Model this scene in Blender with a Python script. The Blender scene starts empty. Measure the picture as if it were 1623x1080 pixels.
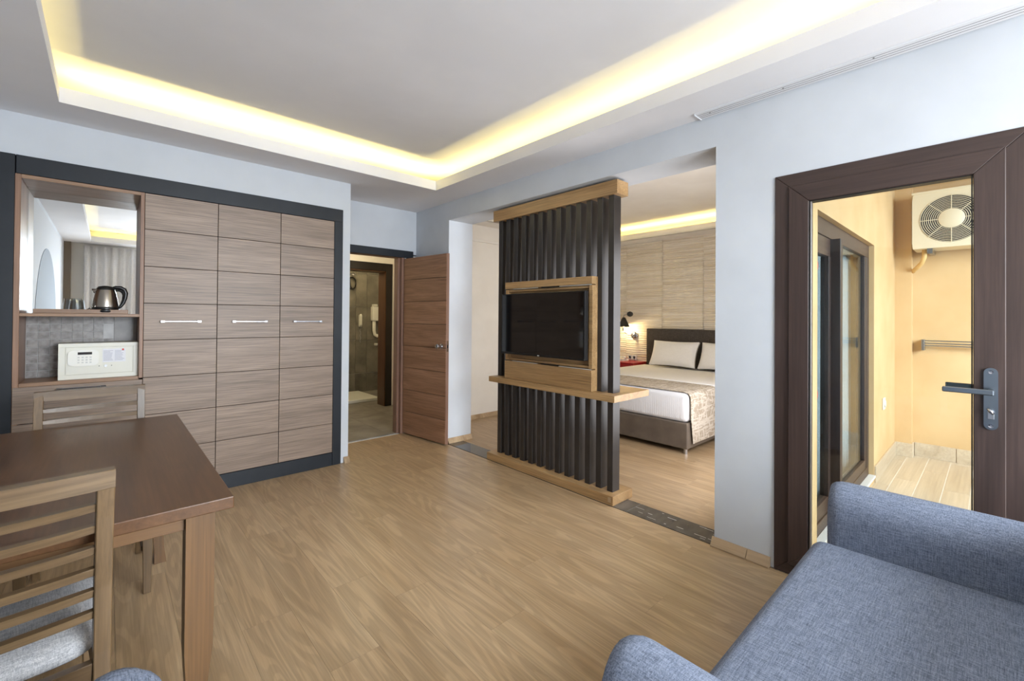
import bpy, bmesh, math, random
from mathutils import Vector, Matrix
random.seed(7)
R = math.radians
scene = bpy.context.scene
C = scene.collection

# ------------------------------------------------------------------ camera
cam_data = bpy.data.cameras.new('camera')
cam = bpy.data.objects.new('camera', cam_data); C.objects.link(cam)
def camera_matrix(yaw, pitch, roll, loc):
    a = R(yaw); fw = Vector((math.cos(a), math.sin(a), 0)); rt = Vector((math.sin(a), -math.cos(a), 0)); up = Vector((0, 0, 1))
    a = R(pitch); fw, up = fw*math.cos(a)+up*math.sin(a), up*math.cos(a)-fw*math.sin(a)
    a = R(roll); rt, up = rt*math.cos(a)+up*math.sin(a), up*math.cos(a)-rt*math.sin(a)
    m = Matrix((rt, up, -fw)).transposed().to_4x4(); m.translation = loc
    return m
cam.matrix_world = camera_matrix(47.47, .4359, .4465, (0, 0, 1.30))
cam_data.sensor_width = 36; cam_data.lens = 698.4/1623*36
cam_data.shift_y = -(540-498.06)/1623
cam_data.clip_start = .02
scene.camera = cam

# ------------------------------------------------------------------ world and large lights
world = bpy.data.worlds.new('daylight'); scene.world = world
world.use_nodes = True
bg = world.node_tree.nodes['Background']
bg.inputs['Color'].default_value = (.86, .93, 1, 1); bg.inputs['Strength'].default_value = 1.3

def area(name, loc, rot, sx, sy, power, col):
    l = bpy.data.lights.new(name, 'AREA'); l.shape = 'RECTANGLE'; l.size = sx; l.size_y = sy
    l.energy = power; l.color = col
    o = bpy.data.objects.new(name, l); C.objects.link(o); o.location = loc; o.rotation_euler = rot
    return o
# daylight in the big window behind the photographer
area('window_daylight', (2.0, -3.3, 2.9), (R(58), 0, 0), 3.0, 2.6, 470, (.84, .92, 1))
area('window_ground_light', (1.2, -2.05, 1.1), (R(90), 0, 0), 1.4, 1.9, 60, (.86, .93, 1))
# daylight on the far side of the bedroom, from its balcony door
area('bedroom_daylight', (3.7, 1.12, 1.1), (R(-90), 0, R(180)), 1.5, 1.7, 21, (.97, .97, 1))

vs = scene.view_settings
vs.view_transform = 'Standard'; vs.look = 'None'; vs.exposure = 1.06; vs.gamma = 1; vs.use_curve_mapping = False

# ------------------------------------------------------------------ materials
def lin(c):
    return tuple(((x/255)/12.92 if x/255 <= .04045 else ((x/255+.055)/1.055)**2.4) for x in c)+(1,)
M = {}
def base(name, col, rough=.5, metal=0, spec=.5):
    m = bpy.data.materials.new(name); m.use_nodes = True
    b = m.node_tree.nodes['Principled BSDF']
    b.inputs['Base Color'].default_value = lin(col); b.inputs['Roughness'].default_value = rough
    b.inputs['Metallic'].default_value = metal; b.inputs['Specular IOR Level'].default_value = spec
    M[name] = m
    return m, m.node_tree, b
def N(nt, t, **kw):
    n = nt.nodes.new(t)
    for k, v in kw.items(): setattr(n, k, v)
    return n
def coords(nt, scale, rnd=0):
    tc = N(nt, 'ShaderNodeTexCoord'); mp = N(nt, 'ShaderNodeMapping'); mp.inputs['Scale'].default_value = scale
    nt.links.new(tc.outputs['Object'], mp.inputs['Vector'])
    if rnd:
        oi = N(nt, 'ShaderNodeObjectInfo'); mu = N(nt, 'ShaderNodeVectorMath', operation='SCALE'); mu.inputs[0].default_value = (17, 31, 23)
        nt.links.new(oi.outputs['Random'], mu.inputs['Scale']); nt.links.new(mu.outputs[0], mp.inputs['Location'])
    return mp
def noise(nt, mp, scale, detail=4, rough=.55, dist=0):
    n = N(nt, 'ShaderNodeTexNoise'); n.inputs['Scale'].default_value = scale; n.inputs['Detail'].default_value = detail
    n.inputs['Roughness'].default_value = rough; n.inputs['Distortion'].default_value = dist
    nt.links.new(mp.outputs[0], n.inputs['Vector']); return n
def ramp(nt, src, stops):
    r = N(nt, 'ShaderNodeValToRGB'); e = r.color_ramp.elements
    e[0].position, e[0].color = stops[0][0], stops[0][1]; e[1].position, e[1].color = stops[-1][0], stops[-1][1]
    for p, c in stops[1:-1]:
        x = e.new(p); x.color = c
    nt.links.new(src, r.inputs['Fac']); return r
def mixc(nt, a, b, fac, mode='MULTIPLY'):
    m = N(nt, 'ShaderNodeMix', data_type='RGBA', blend_type=mode)
    m.inputs[0].default_value = fac
    nt.links.new(a, m.inputs[6]); nt.links.new(b, m.inputs[7]); return m.outputs[2]
def bump(nt, b, src, strength, dist=.002):
    n = N(nt, 'ShaderNodeBump'); n.inputs['Strength'].default_value = strength; n.inputs['Distance'].default_value = dist
    nt.links.new(src, n.inputs['Height']); nt.links.new(n.outputs[0], b.inputs['Normal'])
def wood(name, dark, light, axis='x', grain=1.0, rough=.45, vary=.0, contrast=.5, coarse=1.0, spec=.5, rings=0, knot=.55):
    m, nt, b = base(name, light, rough, spec=spec)
    i = 'xyz'.index(axis)
    s1 = [7*coarse]*3; s1[i] = .7*coarse
    s2 = [110*grain]*3; s2[i] = 2.2*grain
    n1 = noise(nt, coords(nt, s1, 1), 1, 5, .6, .8); n2 = noise(nt, coords(nt, s2, 1), 1, 3, .6, .3)
    r1 = ramp(nt, n1.outputs[0], [(.32, lin(dark)), (.68, lin(light))])
    r2 = ramp(nt, n2.outputs[0], [(.3, (1-contrast,)*3+(1,)), (.62, (1, 1, 1, 1))])
    col = mixc(nt, r1.outputs[0], r2.outputs[0], 1)
    if rings:
        s3 = [5.0*coarse]*3; s3[i] = knot*coarse
        n3 = noise(nt, coords(nt, s3, 1), 1, 2, .45, .5)
        mu = N(nt, 'ShaderNodeMath', operation='MULTIPLY'); mu.inputs[1].default_value = 95; nt.links.new(n3.outputs[0], mu.inputs[0])
        sn = N(nt, 'ShaderNodeMath', operation='SINE'); nt.links.new(mu.outputs[0], sn.inputs[0])
        r3 = ramp(nt, sn.outputs[0], [(0, (1-rings,)*3+(1,)), (.55, (1, 1, 1, 1))]); col = mixc(nt, col, r3.outputs[0], 1)
    if vary:
        oi = N(nt, 'ShaderNodeObjectInfo'); mr = N(nt, 'ShaderNodeMapRange'); mr.inputs[3].default_value = 1-vary; mr.inputs[4].default_value = 1+vary
        hs = N(nt, 'ShaderNodeHueSaturation'); nt.links.new(oi.outputs['Random'], mr.inputs[0]); nt.links.new(mr.outputs[0], hs.inputs['Value'])
        nt.links.new(col, hs.inputs['Color']); col = hs.outputs[0]
    nt.links.new(col, b.inputs['Base Color'])
    bump(nt, b, n2.outputs[0], .12, .0006)
    return m
def mottled(name, a, c, scale=3, rough=.6, bmp=0, detail=4, stretch=(1, 1, 1), lo=.35, hi=.65, spec=.5):
    m, nt, b = base(name, c, rough, spec=spec)
    n = noise(nt, coords(nt, stretch, 1), scale, detail)
    r = ramp(nt, n.outputs[0], [(lo, lin(a)), (hi, lin(c))]); nt.links.new(r.outputs[0], b.inputs['Base Color'])
    if bmp: bump(nt, b, n.outputs[0], bmp, .002)
    return m
def fabric(name, dark, light, sc=1.0, rough=.95, strength=.35):
    m, nt, b = base(name, light, rough, spec=.15)
    n1 = noise(nt, coords(nt, (30*sc, 420*sc, 420*sc)), 1, 2, .7); n2 = noise(nt, coords(nt, (420*sc, 30*sc, 420*sc)), 1, 2, .7)
    n3 = noise(nt, coords(nt, (420*sc, 420*sc, 30*sc)), 1, 2, .7)
    ad = N(nt, 'ShaderNodeMath', operation='ADD'); nt.links.new(n1.outputs[0], ad.inputs[0]); nt.links.new(n2.outputs[0], ad.inputs[1])
    ad2 = N(nt, 'ShaderNodeMath', operation='ADD'); nt.links.new(ad.outputs[0], ad2.inputs[0]); nt.links.new(n3.outputs[0], ad2.inputs[1])
    dv = N(nt, 'ShaderNodeMath', operation='MULTIPLY'); dv.inputs[1].default_value = 1/3; nt.links.new(ad2.outputs[0], dv.inputs[0])
    r = ramp(nt, dv.outputs[0], [(.38, lin(dark)), (.62, lin(light))]); nt.links.new(r.outputs[0], b.inputs['Base Color'])
    bump(nt, b, dv.outputs[0], strength, .0015)
    return m
def glass(name, tint=(235, 240, 240), refl=.10):
    m = bpy.data.materials.new(name); m.use_nodes = True; nt = m.node_tree
    for n in list(nt.nodes): nt.nodes.remove(n)
    o = N(nt, 'ShaderNodeOutputMaterial'); t = N(nt, 'ShaderNodeBsdfTransparent'); g = N(nt, 'ShaderNodeBsdfGlossy'); g.inputs['Roughness'].default_value = 0
    t.inputs['Color'].default_value = lin(tint)
    f = N(nt, 'ShaderNodeLayerWeight'); f.inputs['Blend'].default_value = .5
    pw_ = N(nt, 'ShaderNodeMath', operation='POWER'); pw_.inputs[1].default_value = 4 if refl < 1 else 2; nt.links.new(f.outputs['Facing'], pw_.inputs[0])
    ml = N(nt, 'ShaderNodeMath', operation='MULTIPLY_ADD'); ml.inputs[1].default_value = .5 if refl < 1 else .7; ml.inputs[2].default_value = .03 if refl < 1 else .12; nt.links.new(pw_.outputs[0], ml.inputs[0])
    mx = N(nt, 'ShaderNodeMixShader'); nt.links.new(ml.outputs[0], mx.inputs[0]); nt.links.new(t.outputs[0], mx.inputs[1]); nt.links.new(g.outputs[0], mx.inputs[2])
    nt.links.new(mx.outputs[0], o.inputs['Surface']); M[name] = m; return m
def emit(name, col, s):
    m, nt, b = base(name, (0, 0, 0)); b.inputs['Emission Color'].default_value = lin(col); b.inputs['Emission Strength'].default_value = s; return m

mottled('wall_paint', (198, 202, 207), (205, 209, 214), 2.2, .75, .03, spec=.2)
mottled('ceiling_paint', (222, 221, 223), (228, 227, 229), 1.6, .85, .02, spec=.2)
mottled('cream_paint', (230, 224, 214), (238, 233, 224), 2, .8, .03, spec=.2)
mottled('yellow_render', (214, 181, 133), (223, 192, 146), 2.5, .9, .15, spec=.1)
wood('laminate', (168, 139, 104), (190, 163, 128), 'y', 1.5, .34, .03, .2, 1.1, .5, .14)
wood('wardrobe_veneer', (136, 117, 102), (162, 141, 124), 'x', 1.6, .45, .03, .42, 1.4)
wood('oak_trim', (164, 127, 83), (197, 160, 112), 'y', 1.5, .42, .03, .42, 1.2)
wood('oak_trim_x', (138, 106, 80), (166, 132, 104), 'x', 1.2, .42, .03, .3, .9)
wood('cabinet_edge', (132, 98, 76), (160, 124, 100), 'z', 1.0, .42, 0, .3)
wood('door_veneer', (140, 102, 76), (172, 131, 103), 'y', 1.5, .42, .04, .42, 1.3)
wood('door_lining', (120, 88, 72), (146, 112, 94), 'z', 1.0, .4, 0, .3)
wood('lining_dark', (78, 48, 24), (112, 74, 42), 'z', 1.0, .4, 0, .3)
wood('table_wood', (78, 52, 32), (106, 74, 48), 'y', .9, .30, 0, .22, .9, .4, .08)
wood('table_wood_z', (86, 60, 32), (112, 80, 46), 'z', 1.1, .36, 0, .28, .9)
wood('table_wood_x', (92, 64, 36), (120, 86, 52), 'x', 1.1, .36, 0, .28, .9)
wood('chair_wood', (88, 68, 45), (118, 94, 66), 'z', 1.1, .34, .03, .3, 1)
wood('chair_wood_x', (88, 68, 47), (116, 94, 68), 'x', 1.1, .34, .03, .3, 1)
wood('upvc_brown', (56, 42, 37), (74, 57, 51), 'z', 1.2, .48, 0, .28, 1.4)
wood('upvc_brown_y', (56, 42, 37), (74, 57, 51), 'y', 1.2, .48, 0, .28, 1.4)
wood('upvc_brown_x', (70, 52, 42), (92, 70, 58), 'x', 1.2, .45, 0, .28, 1.4)
wood('skirting', (150, 122, 90), (192, 166, 132), 'y', 1, .45, .03, .25)
wood('tile_wood', (204, 186, 160), (226, 210, 186), 'x', .6, .35, .05, .16, .8)
mottled('anthracite', (28, 32, 38), (34, 38, 44), 5, .45, .02, spec=.35)
mottled('slat_black', (42, 38, 36), (50, 46, 44), 6, .36, .02)
mottled('black_frame', (26, 20, 17), (38, 30, 26), 5, .4)
mottled('dark_marble', (64, 60, 55), (88, 83, 76), 5, .1, 0, 8, (1, 3, 1), .3, .7)
mottled('grey_tile', (112, 106, 96), (142, 135, 124), 4, .4, .03, 6)
mottled('bath_tile', (96, 91, 80), (132, 126, 112), 3.5, .35, .03, 7)
mottled('mosaic_tile', (118, 112, 108), (160, 154, 150), 30, .3, .05, 5)
mottled('mosaic_panel', (108, 102, 98), (140, 134, 130), 6, .25, .05, 5)
mottled('grout', (188, 186, 184), (204, 202, 200), 20, .8)
mottled('grout_warm', (226, 218, 204), (238, 232, 220), 20, .8)
fabric('sofa_fabric', (80, 88, 104), (142, 151, 170), .8, strength=.45)
fabric('chair_fabric', (140, 140, 142), (208, 206, 206), .9, strength=.4)
fabric('headboard_fabric', (62, 56, 50), (98, 90, 82), .5)
fabric('curtain_fabric', (196, 192, 188), (226, 222, 218), .4)
fabric('bed_linen', (238, 234, 228), (246, 243, 238), .3, .9, .15)
fabric('sheer_white', (226, 230, 238), (240, 244, 250), .3, .9, .1)
mottled('duvet', (232, 232, 234), (240, 240, 242), 6, .8, .05, spec=.2)
m, nt, b = base('runner_fabric', (190, 176, 158), .85, spec=.2)
n1 = noise(nt, coords(nt, (9, 60, 60)), 1, 2); n2 = noise(nt, coords(nt, (60, 9, 14)), 1, 2)
mx = N(nt, 'ShaderNodeMath', operation='MAXIMUM'); nt.links.new(n1.outputs[0], mx.inputs[0]); nt.links.new(n2.outputs[0], mx.inputs[1])
rr = ramp(nt, mx.outputs[0], [(.52, lin((168, 154, 136))), (.58, lin((204, 194, 180)))]); nt.links.new(rr.outputs[0], b.inputs['Base Color'])
mottled('bed_leather', (98, 88, 78), (112, 101, 90), 8, .45, .06)
mottled('ribbed_panel', (222, 208, 184), (240, 230, 212), 3, .7, .05, 5, (1, .25, 8))
base('chrome', (190, 190, 194), .14, 1); base('steel', (176, 178, 182), .28, 1); base('brushed_steel', (168, 160, 150), .26, 1)
base('black_plastic', (18, 17, 17), .3); base('screen', (9, 6, 5), .06, 0, .6); base('bezel', (16, 15, 15), .25)
base('white_plastic', (226, 224, 214), .4); base('safe_cream', (222, 220, 208), .45); base('safe_panel', (232, 230, 222), .4)
base('display', (34, 26, 26), .2); base('button_grey', (196, 196, 192), .4); base('paper', (226, 226, 230), .7); base('ink', (158, 158, 172), .7)
base('red_dot', (200, 40, 40), .5); base('red_lacquer', (166, 24, 26), .3); base('mirror', (235, 238, 238), 0, 1)
base('ac_cream', (226, 216, 190), .45); base('ac_dark', (26, 26, 28), .6); base('pipe_yellow', (224, 190, 128), .6)
base('handle_steel', (128, 136, 144), .3, 1); base('gasket', (20, 20, 22), .5); base('aluminium', (132, 128, 126), .45, 1)
base('track_white', (214, 214, 216), .5); base('track_groove', (108, 106, 108), .6); base('tray_white', (224, 222, 210), .3)
base('shade_black', (40, 38, 36), .5); base('cable_black', (14, 14, 14), .5); base('groove_dark', (38, 26, 20), .7)
base('canvas_pale', (196, 198, 202), .8); base('canvas_disc', (132, 140, 150), .8); base('column_brown', (120, 106, 88), .6)
base('sticker', (206, 60, 40), .6); base('sill_white', (236, 234, 230), .4); base('yellow_note', (222, 206, 120), .7)
glass('pane'); emit('bulb', (255, 214, 140), 14)
glass('tumbler_glass', (240, 243, 243), 1.5)

# ------------------------------------------------------------------ mesh helpers
ORG = {}
class G:
    def __init__(s): s.bm = bmesh.new()
    def box(s, x0, x1, y0, y1, z0, z1, bev=0, seg=1):
        t = bmesh.new(); bmesh.ops.create_cube(t, size=1)
        bmesh.ops.scale(t, vec=(abs(x1-x0), abs(y1-y0), abs(z1-z0)), verts=t.verts)
        if bev: bmesh.ops.bevel(t, geom=t.edges[:], offset=bev, segments=seg, profile=.5, affect='EDGES')
        bmesh.ops.translate(t, vec=((x0+x1)/2, (y0+y1)/2, (z0+z1)/2), verts=t.verts)
        return s.add(t)
    def add(s, t, mat=None):
        if mat is not None: t.transform(mat)
        me = bpy.data.meshes.new('tmp'); t.to_mesh(me); t.free(); s.bm.from_mesh(me); bpy.data.meshes.remove(me); return s
    def ring(s, pts):
        return [s.bm.verts.new(p) for p in pts]
    def loft(s, rings, closed=True, caps=True):
        vs = [s.ring(r) for r in rings]; n = len(vs[0])
        for a, b in zip(vs, vs[1:]):
            for i in range(n if closed else n-1):
                j = (i+1) % n
                try: s.bm.faces.new((a[i], a[j], b[j], b[i]))
                except ValueError: pass
        if caps and closed:
            for r in (vs[0], vs[-1]):
                try: s.bm.faces.new(r)
                except ValueError: pass
        return s
    def prism(s, poly, axis, a, b):
        def P(u, v, w): return {'x': (w, u, v), 'y': (u, w, v), 'z': (u, v, w)}[axis]
        return s.loft([[P(u, v, a) for u, v in poly], [P(u, v, b) for u, v in poly]])
    def cyl(s, p0, p1, r0, r1=None, n=16):
        r1 = r0 if r1 is None else r1
        p0, p1 = Vector(p0), Vector(p1); d = (p1-p0).normalized(); u = d.orthogonal().normalized(); v = d.cross(u)
        f = lambda p, r: [p+(u*math.cos(2*math.pi*i/n)+v*math.sin(2*math.pi*i/n))*r for i in range(n)]
        return s.loft([f(p0, r0), f(p1, r1)])
    def tube(s, pts, r, n=10, closed=False):
        pts = [Vector(p) for p in pts]; rings = []; u = None
        for i, p in enumerate(pts):
            d = (pts[(i+1) % len(pts)]-pts[i-1]) if closed else (pts[min(i+1, len(pts)-1)]-pts[max(i-1, 0)])
            d.normalize()
            u = d.orthogonal().normalized() if u is None else (u-d*u.dot(d)).normalized()
            v = d.cross(u); rr = r[i] if isinstance(r, (list, tuple)) else r
            rings.append([p+(u*math.cos(2*math.pi*k/n)+v*math.sin(2*math.pi*k/n))*rr for k in range(n)])
        if closed: rings.append(rings[0])
        return s.loft(rings, caps=not closed)
    def lathe(s, prof, c, axis='z', n=28):
        rings = []
        for r, h in prof:
            ring = []
            for i in range(n):
                a = 2*math.pi*i/n; u, v = r*math.cos(a), r*math.sin(a)
                ring.append({'z': (c[0]+u, c[1]+v, c[2]+h), 'x': (c[0]+h, c[1]+u, c[2]+v), 'y': (c[0]+u, c[1]+h, c[2]+v)}[axis])
            rings.append(ring)
        return s.loft(rings)
    def build(s, name, mat, parent=None, smooth=False):
        bmesh.ops.recalc_face_normals(s.bm, faces=s.bm.faces[:])
        off = Vector((0, 0, 0))
        if parent is not None: off = ORG[parent.name]
        else:
            xs = [v.co for v in s.bm.verts]
            lo = Vector([min(c[i] for c in xs) for i in range(3)]); hi = Vector([max(c[i] for c in xs) for i in range(3)])
            off = Vector(((lo.x+hi.x)/2, (lo.y+hi.y)/2, lo.z))
        bmesh.ops.translate(s.bm, vec=-off, verts=s.bm.verts)
        me = bpy.data.meshes.new(name); s.bm.to_mesh(me); s.bm.free(); me.materials.append(M[mat])
        o = bpy.data.objects.new(name, me); C.objects.link(o)
        if parent is not None: o.parent = parent
        else: o.location = off
        ORG[o.name] = off
        if smooth:
            for p in me.polygons: p.use_smooth = True
            if smooth is not True:
                try: me.set_sharp_from_angle(angle=R(smooth))
                except Exception: pass
        return o
def box(name, mat, x0, x1, y0, y1, z0, z1, parent=None, bev=.0015, seg=1):
    return G().box(x0, x1, y0, y1, z0, z1, bev, seg).build(name, mat, parent)
def tag(o, label, cat=None, group=None, kind=None):
    o['label'] = label
    if cat: o['category'] = cat
    if group: o['group'] = group
    if kind: o['kind'] = kind
    return o
def thing(name, label, cat, loc=(0, 0, 0), group=None):
    o = bpy.data.objects.new(name, None); C.objects.link(o); o.location = loc; o.empty_display_size = .1
    ORG[o.name] = Vector(loc); return tag(o, label, cat, group)
def copy_tree(o, parent=None):
    c = o.copy(); C.objects.link(c); c.parent = parent; ORG[c.name] = ORG[o.name]
    for ch in list(o.children): copy_tree(ch, c)
    return c
def struct(name, mat, boxes, label, bev=0):
    g = G()
    for b_ in boxes: g.box(*b_, bev)
    return tag(g.build(name, mat), label, kind='structure')

# ------------------------------------------------------------------ the setting
XL, XB, YA, YD, YK, CZ, TOP = -.54, 2.582, 3.892, 4.44, -1.92, 2.487, 2.70
XB2, XH, YBL, YBR = 2.885, 6.2, 4.48, .84
fl = struct('floor', 'grout_warm', [(XL-.1, XB2, YK-.1, YD+.06, -.06, -.012), (XB2, XH+.1, YBR, YBL+.1, -.06, -.012)], 'light oak laminate floor of the living room and bedroom')
def planks(xa, xb, ya, yb, w, ln, parent, mat, name='plank', zt=0., th=.012, gap=.0007, along='y', seed=1):
    rnd = random.Random(seed); k = 0; x = xa
    while x < xb-1e-4:
        x2 = min(x+w, xb); y = ya-ln*((k*.37+rnd.random()*.3) % 1)
        while y < yb-1e-4:
            a, b_ = max(y, ya), min(y+ln, yb)
            if b_-a > .02:
                if along == 'y': box(name, mat, x+gap/2, x2-gap/2, a+gap/2, b_-gap/2, zt-th, zt, parent, 0)
                else: box(name, mat, a+gap/2, b_-gap/2, x+gap/2, x2-gap/2, zt-th, zt, parent, 0)
            y += ln
        x = x2; k += 1
planks(XL, XB-.01, YK, YA-.001, .192, 1.28, fl, 'laminate', seed=3)
planks(1.6, XB-.01, YA+.001, YD+.002, .192, 1.28, fl, 'laminate', seed=4)
planks(2.765, XH, YBR, YBL, .192, 1.28, fl, 'laminate', seed=5)

th = thing('threshold', 'dark veined marble strip across the floor under the slatted partition', 'threshold', (2.67, 2.4, 0))
for a, b_ in ((1.085, 1.658), (1.662, 2.36), (2.364, 3.06), (3.064, 3.775)):
    box('marble_slab', 'dark_marble', 2.578, 2.762, a, b_, -.011, .002, th, .0008)
g = G(); rnd = random.Random(5)
for i in range(14):
    y = 1.12+rnd.random()**1.4*.55; x = 2.59+rnd.random()*.16; l = .006+rnd.random()*.03; w = .0008+rnd.random()*.0018
    g.box(x-w, x+w, y-l, y+l, .0018, .0023)
g.build('vein', 'grout', th)['kind'] = 'stuff'

struct('wall_wardrobe', 'wall_paint', [(XL-.1, 1.525, YA, YA+.03, 2.236, TOP), (1.525, 1.594, YA, YD+.12, 0, TOP),
    (XL-.1, -.48, YA+.01, 4.5, 0, TOP), (XL-.1, 1.56, 4.4, 4.5, 0, TOP)], 'white wall above and beside the built-in wardrobe')
struct('wall_entrance', 'wall_paint', [(1.56, 1.68, YD, YD+.11, 0, TOP), (1.6, XB+.02, YD, YD+.11, 1.985, TOP), (2.44, XB+.02, YD, YD+.11, 0, 2)], 'white wall around the open entrance door')
struct('wall_partition', 'wall_paint', [(XB, XB2, 3.785, YD+.11, 0, TOP), (XB, XB2, 1.08, 3.785, 2.298, TOP), (XB, XB2, .772, 1.08, 0, TOP),
    (XB, 2.68, YK-.1, .772, 2.048, TOP), (XB, 2.68, YK-.1, -.105, 0, 2.048)], 'white wall with the wide opening to the bedroom', )
struct('wall_left', 'wall_paint', [(XL-.1, XL, YK-.1, YA+.05, 0, TOP)], 'white side wall beside the dining table')
struct('wall_back', 'cream_paint', [(XL-.1, .45, YK-.1, YK, 0, TOP), (.45, 2.42, YK-.1, YK, 2.36, TOP), (2.42, XB+.1, YK-.1, YK, 0, TOP), (.45, 2.42, YK-.1, YK, 0, .12)], 'pale wall with the big window behind the sofa')
# soffit ring, upstand lip and tray
CX0, CX1, CY0, CY1, LIP = -.214, 2.256, -1.55, 3.53, 2.573
g = G()
for b_ in ((XL-.1, CX0, YK-.1, YA+.5, CZ, CZ+.02), (CX1, XB+.02, YK-.1, YD+.1, CZ, CZ+.02), (CX0, CX1, CY1, YD+.1, CZ, CZ+.02), (CX0, CX1, YK-.1, CY0, CZ, CZ+.02)): g.box(*b_)
for b_ in ((CX0-.02, CX0, CY0-.02, CY1+.02, CZ+.02, LIP), (CX1, CX1+.02, CY0-.02, CY1+.02, CZ+.02, LIP), (CX0, CX1, CY1, CY1+.02, CZ+.02, LIP), (CX0, CX1, CY0-.02, CY0, CZ+.02, LIP)): g.box(*b_)
g.box(XL-.2, XB+.1, YK-.2, YD+.2, TOP, TOP+.06)
tag(g.build('ceiling', 'ceiling_paint'), 'grey-white tray ceiling with a glowing cove around it', kind='structure')
WARM = (1, .80, .27)
def strip(name, p0, p1, power, col=WARM, tilt=0):
    p0, p1 = Vector(p0), Vector(p1); l = (p1-p0).length; d = (p1-p0).normalized()
    o = area(name, (p0+p1)/2, (0, 0, 0), l, .012, power, col)
    z = Vector((0, 0, -1)).lerp(Vector((-d.y, d.x, 0)), tilt).normalized()
    x = d; y = z.cross(x)
    o.matrix_world = Matrix.Translation((p0+p1)/2) @ Matrix((x, y, z)).transposed().to_4x4()
strip('cove_light', (CX0, CY1+.10, 2.52), (CX1+.1, CY1+.10, 2.52), 6.5)
strip('cove_light', (CX1+.12, CY0, 2.52), (CX1+.12, CY1+.1, 2.52), 8)
strip('cove_light', (CX0-.07, CY0, 2.52), (CX0-.07, CY1, 2.52), 2.2)
strip('cove_light', (CX0, CY0-.1, 2.52), (CX1, CY0-.1, 2.52), 6)

# bedroom shell
struct('wall_headboard', 'cream_paint', [(XH+.03, XH+.12, YBR-.2, YBL+.1, 0, TOP)], 'bedroom wall behind the ribbed panels')
struct('wall_bedroom_far', 'cream_paint', [(XB2-.02, XH+.1, YBL, YBL+.1, 0, TOP)], 'plain cream bedroom wall beyond the partition')
struct('wall_balcony_side', 'yellow_render', [(2.68, 2.83, .64, YBR, 0, TOP), (4.52, XH+.1, .64, YBR, 0, TOP), (2.83, 4.52, .64, YBR, 1.9, TOP), (2.83, 4.52, .64, YBR, 0, .06)], 'yellow balcony wall around the sliding door')
g = G(); SX = 5.84
for b_ in ((SX, XH+.1, YBR, YBL, CZ, CZ+.02), (XB2, SX, 4.2, YBL, CZ, CZ+.02), (XB2, SX, YBR, 1.2, CZ, CZ+.02), (XB2, XB2+.3, 1.2, 4.2, CZ, CZ+.02),
           (SX, SX+.02, 1.2, 4.2, CZ, CZ+.09), (XB2+.3, SX, 4.2, 4.22, CZ, CZ+.09), (XB2+.3, SX, 1.18, 1.2, CZ, CZ+.09), (XB2+.28, XB2+.3, 1.2, 4.2, CZ, CZ+.09), (XB2-.05, XH+.1, YBR-.1, YBL+.1, TOP, TOP+.06)): g.box(*b_)
tag(g.build('ceiling', 'cream_paint'), 'cream bedroom ceiling with a warm cove', kind='structure')
strip('cove_light', (SX+.12, 1.2, 2.52), (SX+.12, 4.2, 2.52), 7)
strip('cove_light', (XB2+.3, 4.32, 2.52), (SX, 4.32, 2.52), 3)
box('trim_cornice', 'cream_paint', XB2, XH, 4.455, YBL, 2.27, 2.30, None, .002)['kind'] = 'structure'
bpy.data.objects['trim_cornice'].name = 'trim_1'; bpy.data.objects['trim_1']['label'] = 'thin ledge high on the cream bedroom wall'
pw = thing('wall_panelling', 'pale ribbed wood panelling behind the bed', 'panelling', (XH, 2.6, 0))
rnd = random.Random(11)
edges = [4.48, 4.015, 3.385, 2.76, 2.13, 1.5, .86]
for y1, y0 in zip(edges, edges[1:]):
    g = G(); prof = []; z = 0
    while z < CZ-.02:
        h = .022+rnd.random()*.02; prof += [(XH+.006-rnd.random()*.002, z+.001), (XH-.001-rnd.random()*.004, z+h*.3), (XH-.001, z+h*.75), (XH+.006, z+h)]; z += h
    prof = [(x, min(zz, CZ)) for x, zz in prof]+[(XH, CZ+.005)]
    a = [g.bm.verts.new((x, y0+.002, zz)) for x, zz in prof]; b_ = [g.bm.verts.new((x, y1-.002, zz)) for x, zz in prof]
    for i in range(len(a)-1): g.bm.faces.new((a[i], a[i+1], b_[i+1], b_[i]))
    ba = [g.bm.verts.new((XH+.03, y, zz)) for y in (y0+.002, y1-.002) for zz in (0, CZ)]
    g.bm.faces.new((ba[0], ba[2], ba[3], ba[1]))
    g.build('ribbed_board', 'ribbed_panel', pw)

# balcony shell
XE = 5.74; YP = -1.35
bfl = struct('floor_balcony', 'grout_warm', [(2.6, XE+.1, YP-.1, .66, -.06, -.0015)], 'wood-look tiled balcony floor')
planks(YP, .64, 2.69, XE, .146, .9, bfl, 'tile_wood', 'floor_tile', 0, .0015, .007, 'x', 9)
struct('wall_balcony_end', 'yellow_render', [(XE, XE+.1, YP-.1, .64, 0, TOP), (5.63, XE, .52, .64, 0, TOP)], 'yellow end wall of the balcony behind the fan unit')
struct('wall_balcony_parapet', 'yellow_render', [(2.68, XE+.1, YP-.12, YP, 0, .95)], 'yellow parapet along the open side of the balcony')
struct('ceiling_balcony', 'yellow_render', [(2.68, XE+.1, YP-.12, .66, 2.62, TOP+.06)], 'yellow underside of the slab over the balcony')
sk = thing('tile_skirting', 'wood-look tile skirting around the foot of the yellow balcony walls', 'skirting', (5.6, .4, 0))
for b_ in ((4.535, 5.08, .628, .64), (5.084, 5.618, .628, .64)): box('skirting_tile', 'tile_wood', *b_, 0, .13, sk)
box('skirting_tile', 'tile_wood', 5.618, 5.63, .512, .64, 0, .13, sk)
box('skirting_tile', 'tile_wood', 5.63, 5.728, .508, .52, 0, .13, sk)
for a, b_ in ((.225, .506), (-.4, .221), (-1.0, -.404)): box('skirting_tile', 'tile_wood', 5.728, XE, a, b_, 0, .13, sk)

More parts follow.
